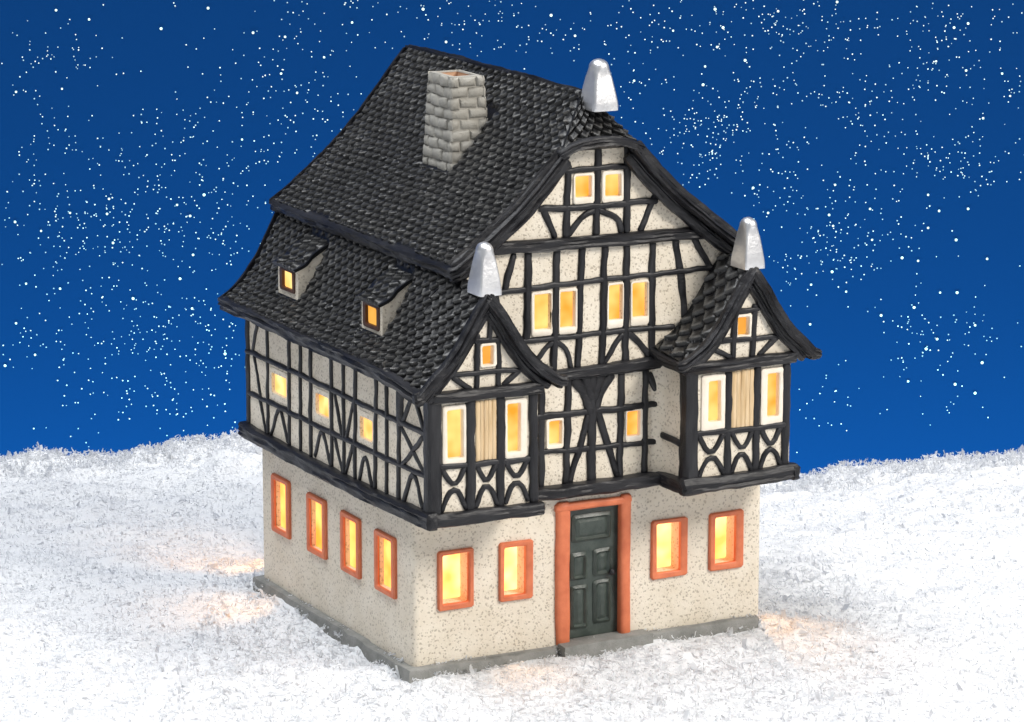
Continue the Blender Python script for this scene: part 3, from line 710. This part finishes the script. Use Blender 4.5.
# ------------------------------------------------------------------ snow
def tw(u, v, z): return np.stack([RT[0] * u + FW[0] * v, RT[1] * u + FW[1] * v, z], -1)
def vnoise(x, y, seed):
    xi, yi = np.floor(x).astype(int), np.floor(y).astype(int); fx, fy = x - xi, y - yi
    fx, fy = fx * fx * (3 - 2 * fx), fy * fy * (3 - 2 * fy)
    h = lambda a, b: np.abs(np.sin(a * 127.1 + b * 311.7 + seed * 17.3) * 43758.5453) % 1
    return (h(xi, yi) * (1 - fx) + h(xi + 1, yi) * fx) * (1 - fy) + (h(xi, yi + 1) * (1 - fx) + h(xi + 1, yi + 1) * fx) * fy
def fbm(x, y, seed, o=4):
    r, a, f = 0, 1, 1
    for k in range(o): r = r + a * (vnoise(x * f, y * f, seed + k) - .5); a *= .5; f *= 2.03
    return r
EDGE = 23.2
def snow_h(u, v):
    h = -.52 + .55 * fbm(u / 9, v / 9, 3) + .22 * fbm(u / 2.2, v / 2.2, 9, 3)
    # level round the house, and small banks against the plinth
    hx = u * RT[0] + v * FW[0]; hy = u * RT[1] + v * FW[1]
    dx = np.maximum(np.maximum(-hx, hx - 10.0), 0); dy = np.maximum(np.maximum(-hy, hy - 9.5), 0); dd = np.hypot(dx, dy)
    k = np.clip(1 - dd / 3.5, 0, 1); h = h * (1 - k) + (-.20 - .12 * np.clip(-hx, 0, 1) + .32 * fbm(u / 1.0, v / 1.0, 21, 4)) * k
    # the bank along the far rim rises and dips
    rim = np.clip((v - 12) / 10, 0, 1) ** 1.5
    prof = np.interp(u, [-40, -16, -11, -8.5, -6.5, -3, 6, 9, 11, 12.5, 14.5, 17, 22, 60], [.15, .0, .06, .32, .76, .7, .1, -.7, -.66, -.38, -.05, .06, .1, .1])
    h = h + rim * (prof + .34 * fbm(u / .9, v / .9, 31, 3))
    ov = np.clip(v - EDGE, 0, 20); h = h - .30 * ov ** 2
    return h
u = np.concatenate([np.linspace(-70, -22, 40)[:-1], np.linspace(-22, 26, 420), np.linspace(26, 75, 40)[1:]])
v = np.concatenate([np.linspace(-75, -22, 40)[:-1], np.linspace(-22, EDGE, 380), np.linspace(EDGE, EDGE + 7, 30)[1:]])
UU, VV = np.meshgrid(u, v, indexing='ij')
P = tw(UU, VV, snow_h(UU, VV) + .09 * fbm(UU / .33, VV / .33, 41, 2))
idx = np.arange(UU.size).reshape(UU.shape)
q = np.stack([idx[:-1, :-1], idx[1:, :-1], idx[1:, 1:], idx[:-1, 1:]], -1).reshape(-1, 4)
def snow_mat(name, c, rough, sss):
    m, nt, b = mat(name)
    b.inputs['Base Color'].default_value = (*c, 1); b.inputs['Roughness'].default_value = rough
    if sss:
        bump(nt, noise(nt, coords(nt), 6, 6, 0.75).outputs[0], b, .8, .10)
    return m
M['snow'] = snow_mat('artificial_snow', (.77, .78, .80), .8, True)
m_, nt_f, b_ = mat('snow_flake_plastic'); M['flake'] = m_
b_.inputs['Base Color'].default_value = (.775, .785, .80, 1); b_.inputs['Roughness'].default_value = .4
tr = N(nt_f, 'ShaderNodeBsdfTranslucent'); tr.inputs[0].default_value = (.80, .81, .825, 1)
ms = N(nt_f, 'ShaderNodeMixShader'); ms.inputs[0].default_value = .6
nt_f.links.new(b_.outputs[0], ms.inputs[1]); nt_f.links.new(tr.outputs[0], ms.inputs[2]); nt_f.links.new(ms.outputs[0], nt_f.nodes['Material Output'].inputs[0])
def big_mesh(name, verts, faces, m):
    me = bpy.data.meshes.new(name)
    verts = np.asarray(verts, np.float32) * CM; faces = np.asarray(faces, np.int32); k = faces.shape[1]
    me.vertices.add(len(verts)); me.vertices.foreach_set('co', verts.ravel())
    me.loops.add(faces.size); me.loops.foreach_set('vertex_index', faces.ravel())
    me.polygons.add(len(faces)); me.polygons.foreach_set('loop_start', np.arange(len(faces), dtype=np.int32) * k)
    me.update(calc_edges=True); me.validate()
    me.materials.append(m)
    o = bpy.data.objects.new(name, me); col.objects.link(o); return o
sn = big_mesh('snow', P.reshape(-1, 3), q, M['snow']); sn['kind'] = 'structure'
sn.data.polygons.foreach_set('use_smooth', [True] * len(sn.data.polygons))

def flakes(n, ul, vl, size, lift, tilt, seed, hug=None):
    r = np.random.default_rng(seed)
    fu, fv = r.uniform(*ul, n), r.uniform(*vl, n)
    hx = fu * RT[0] + fv * FW[0]; hy = fu * RT[1] + fv * FW[1]
    keep = ~((hx > -.32) & (hx < 10.1) & (hy > -.3) & (hy < 9.6)) & ~((hx > 3.9) & (hx < 6.8) & (hy > -.55) & (hy < 0))
    fu, fv = fu[keep], fv[keep]; n = len(fu)
    c = tw(fu, fv, snow_h(fu, fv) + r.uniform(-.01, lift, n))
    az = r.uniform(0, 2 * np.pi, n); ti = r.normal(0, tilt, n)
    L = size * r.lognormal(0, .45, n); W = L * r.uniform(.13, .45, n)
    d = np.stack([np.cos(az) * np.cos(ti), np.sin(az) * np.cos(ti), np.sin(ti)], -1)
    s0 = np.stack([-np.sin(az), np.cos(az), 0 * az], -1); up = np.cross(d, s0); ro = r.normal(0, tilt, n)[:, None]
    s = s0 * np.cos(ro) + up * np.sin(ro); nn = np.cross(d, s)
    j = lambda: r.uniform(.6, 1.15, n)[:, None]
    L, W = L[:, None] * .5, W[:, None] * .5; bend = nn * L * r.normal(0, .35, n)[:, None]
    V = np.stack([c - d * L * j() - s * W * j(), c - d * L * j() + s * W * j(), c + s * W * j() + bend, c - s * W * j() + bend, c + d * L * j() + s * W * j() * .6, c + d * L * j() - s * W * j() * .6], 1)
    b = (np.arange(n) * 6)[:, None]
    return V.reshape(-1, 3), np.concatenate([b + np.array([0, 1, 2, 3]), b + np.array([3, 2, 4, 5])])
parts = [flakes(310000, (-19, 23), (-17, EDGE + .6), .066, .05, .42, 1), flakes(30000, (-19, 23), (-17, EDGE + .6), .105, .07, .7, 2),
         flakes(22000, (-24, 28), (EDGE - 1.6, EDGE + 1.2), .12, .18, .9, 3), flakes(14000, (-6, 12), (-5, 12), .12, .14, .8, 4)]
def rim_flakes(n, seed):          # flakes caught on the ledge of the plinth
    r = np.random.default_rng(seed); t = r.uniform(0, 1, n); left = r.uniform(0, 1, n) < .5
    clump = vnoise(t * 30, 0 * t, 5) > .45
    x = np.where(left, r.uniform(-.30, -.02, n), t * 10); y = np.where(left, t * 9.4, r.uniform(-.30, -.02, n)); z = np.where(left, x, y) * .9 + .06 + r.uniform(-.02, .05, n)
    x, y, z, = x[clump], y[clump], z[clump]; n = len(x)
    c = np.stack([x, y, z], -1); d = r.normal(0, 1, (n, 3)); d /= np.linalg.norm(d, axis=1)[:, None]; q = np.cross(d, r.normal(0, 1, (n, 3))); q /= np.linalg.norm(q, axis=1)[:, None]
    L = r.uniform(.03, .07, n)[:, None]; W = L * .4; b_ = np.cross(d, q) * L * .3
    V = np.stack([c - d * L - q * W, c - d * L + q * W, c + q * W + b_, c - q * W + b_, c + d * L + q * W, c + d * L - q * W], 1)
    b = (np.arange(n) * 6)[:, None]
    return V.reshape(-1, 3), np.concatenate([b + np.array([0, 1, 2, 3]), b + np.array([3, 2, 4, 5])])
parts.append(rim_flakes(900, 8))
vs, fs, off = [], [], 0
for a, b in parts: vs.append(a); fs.append(b + off); off += len(a)
fl = big_mesh('snow_flakes', np.concatenate(vs), np.concatenate(fs), M['flake'])
tag(fl, 'loose white plastic snow flakes scattered over the snow', 'snow', 'stuff')

# ------------------------------------------------------------------ starry backdrop sheet
VB = 46.0
DEP = VB + 84.15
def bd(px, py):       # picture of the printed sky, measured in points across the sheet -> cm on the sheet
    return .036872 * px - .001173 * py + 2.29e-6 * px * py - 16.4225, 11.436 - py * .037934
clusters = [(45,55,28,14,55),(100,65,25,10,15),(20,90,20,12,12),(20,155,25,18,22),(55,155,18,22,30),(95,150,28,14,40),(140,140,25,18,30),(205,150,28,28,60),(190,195,30,15,40),(150,195,25,20,25),(100,215,30,15,40),(60,215,15,12,12),(20,220,20,12,15),(40,195,20,10,10),(75,240,20,15,30),(115,240,25,15,60),(160,240,30,15,35),(200,240,25,20,40),(15,250,15,12,12),(235,230,15,15,25),(50,300,15,20,20),(90,310,18,20,30),(130,300,20,12,25),(175,320,25,12,45),(215,325,15,15,30),(110,340,22,8,15),(145,345,15,8,15),(10,320,10,10,10),(35,350,20,10,20),(60,375,15,12,10),(110,395,30,20,55),(150,385,15,15,20),(185,395,15,25,25),(220,385,18,22,35),(210,355,20,12,15),(170,410,15,8,6),(40,440,30,5,5),
 (290,100,30,25,80),(255,150,30,20,45),(320,30,25,25,30),(370,15,25,15,25),(430,15,25,12,30),(340,110,15,15,20),(220,40,30,30,15),(270,50,30,30,25),(480,25,25,12,30),(560,30,40,20,45),(520,45,25,15,20),(600,20,30,15,25),(670,25,25,15,30),(640,60,20,20,25),(650,110,25,20,30),(690,130,20,20,60),(700,150,18,15,40),(630,85,8,15,10),
 (745,30,25,12,50),(790,30,22,12,60),(720,40,10,10,12),(840,15,25,12,30),(845,45,15,10,12),(880,15,20,20,30),(915,15,15,10,12),(960,20,20,12,35),(1000,15,15,15,15),(935,55,12,10,20),(975,70,20,20,35),(1010,85,10,10,15),(950,100,20,25,15),(860,95,30,20,80),(800,100,25,20,35),(755,95,20,15,35),(905,90,20,15,20),(720,125,15,20,40),(750,150,25,20,40),(790,170,22,15,35),(835,180,15,20,20),(870,165,12,20,18),(925,155,25,12,60),(965,165,20,15,35),(990,160,20,12,20),(820,205,40,12,35),(780,215,25,15,30),(960,185,15,8,8),(815,245,25,18,50),(870,240,25,20,40),(845,265,15,18,25),(790,270,15,20,20),(915,250,20,15,15),(905,300,20,12,15),(935,340,25,15,65),(975,330,15,15,20),(925,400,15,15,10),(820,410,15,18,18),(850,405,25,12,10),(970,400,12,10,8)]
bright = [(89,20),(56,11),(161,29),(208,9),(253,33),(16,91),(62,88),(70,211),(15,220),(107,212),(177,203),(190,214),(204,193),(109,197),(41,229),(26,282),(60,287),(113,241),(133,297),(180,277),(193,253),(192,307),(225,353),(16,322),(35,354),(5,365),(297,92),(285,37),(281,73),(324,57),(352,23),(242,138),(423,10),(446,42),(551,16),(575,36),(634,80),(673,31),(705,66),(703,84),(745,60),(715,10),(723,28),(717,47),(778,12),(837,3),(968,24),(954,28),(936,61),(966,70),(1002,73),(1010,95),(983,117),(753,186),(835,183),(928,193),(939,209),(870,207),(768,211),(968,207),(829,213),(833,224),(872,238),(902,256),(918,259),(928,226),(956,238),(987,257),(832,270),(846,290),(811,283),(914,306),(940,291),(957,291),(881,314),(810,323),(975,324),(982,362),(937,338),(926,348),(908,381),(955,384),(975,393)]
r = np.random.default_rng(99)
stars = []
for cx, cy, sx, sy, n in clusters:
    for _ in range(int(n * .88)):
        stars.append((*bd(r.normal(cx, sx * 1.2), r.normal(cy, sy * 1.25)), .0225 * r.uniform(.75, 1.25)))
for px, py in bright: stars.append((*bd(px, py), .046 * r.uniform(.85, 1.2)))
for _ in range(130): stars.append((*bd(r.uniform(0, 1024), r.uniform(0, 440)), .0225 * r.uniform(.75, 1.25)))
for _ in range(260):          # the rest of the sheet, beyond the photograph
    cu, cz = r.uniform(-60, 60), r.uniform(-14, 40); sg = r.uniform(.5, 1.4)
    if -17 < cu < 22 and -7 < cz < 12.5: continue
    for _ in range(int(r.uniform(10, 32))):
        a, b = r.normal(cu, sg), r.normal(cz, sg * .7)
        if -16.5 < a < 21.8 and -6 < b < 11.4: continue
        stars.append((a, b, .0225 * r.uniform(.75, 1.3)))
mb = MB()
mb.add([tw(np.array(a), np.array(VB), np.array(b)) for a, b in ((-75, -30), (75, -30), (75, 55), (-75, 55))], [(0, 1, 2, 3)], 0)
for a, b, rad in stars:
    ang = np.arange(8) * math.pi / 4
    mb.add([tw(np.array(a + rad * math.cos(t)), np.array(VB - .05), np.array(b + rad * math.sin(t))) for t in ang], [tuple(range(8))], (1 if r.uniform() < .55 else 3) if rad < .034 else 2)
def paper(name, c):
    m, nt, b = mat(name); b.inputs['Base Color'].default_value = (*c, 1); b.inputs['Roughness'].default_value = .85
    b.inputs['Specular IOR Level'].default_value = 0
    return m
sky = mb.build('sky', [paper('printed_blue_sky', (.0032, .0245, .092)), paper('printed_star_white', (.86, .70, .66)), paper('printed_star_bright', (1.0, .88, .76)), paper('printed_star_faint', (.40, .40, .44))], None, smooth=False)
sky['kind'] = 'structure'
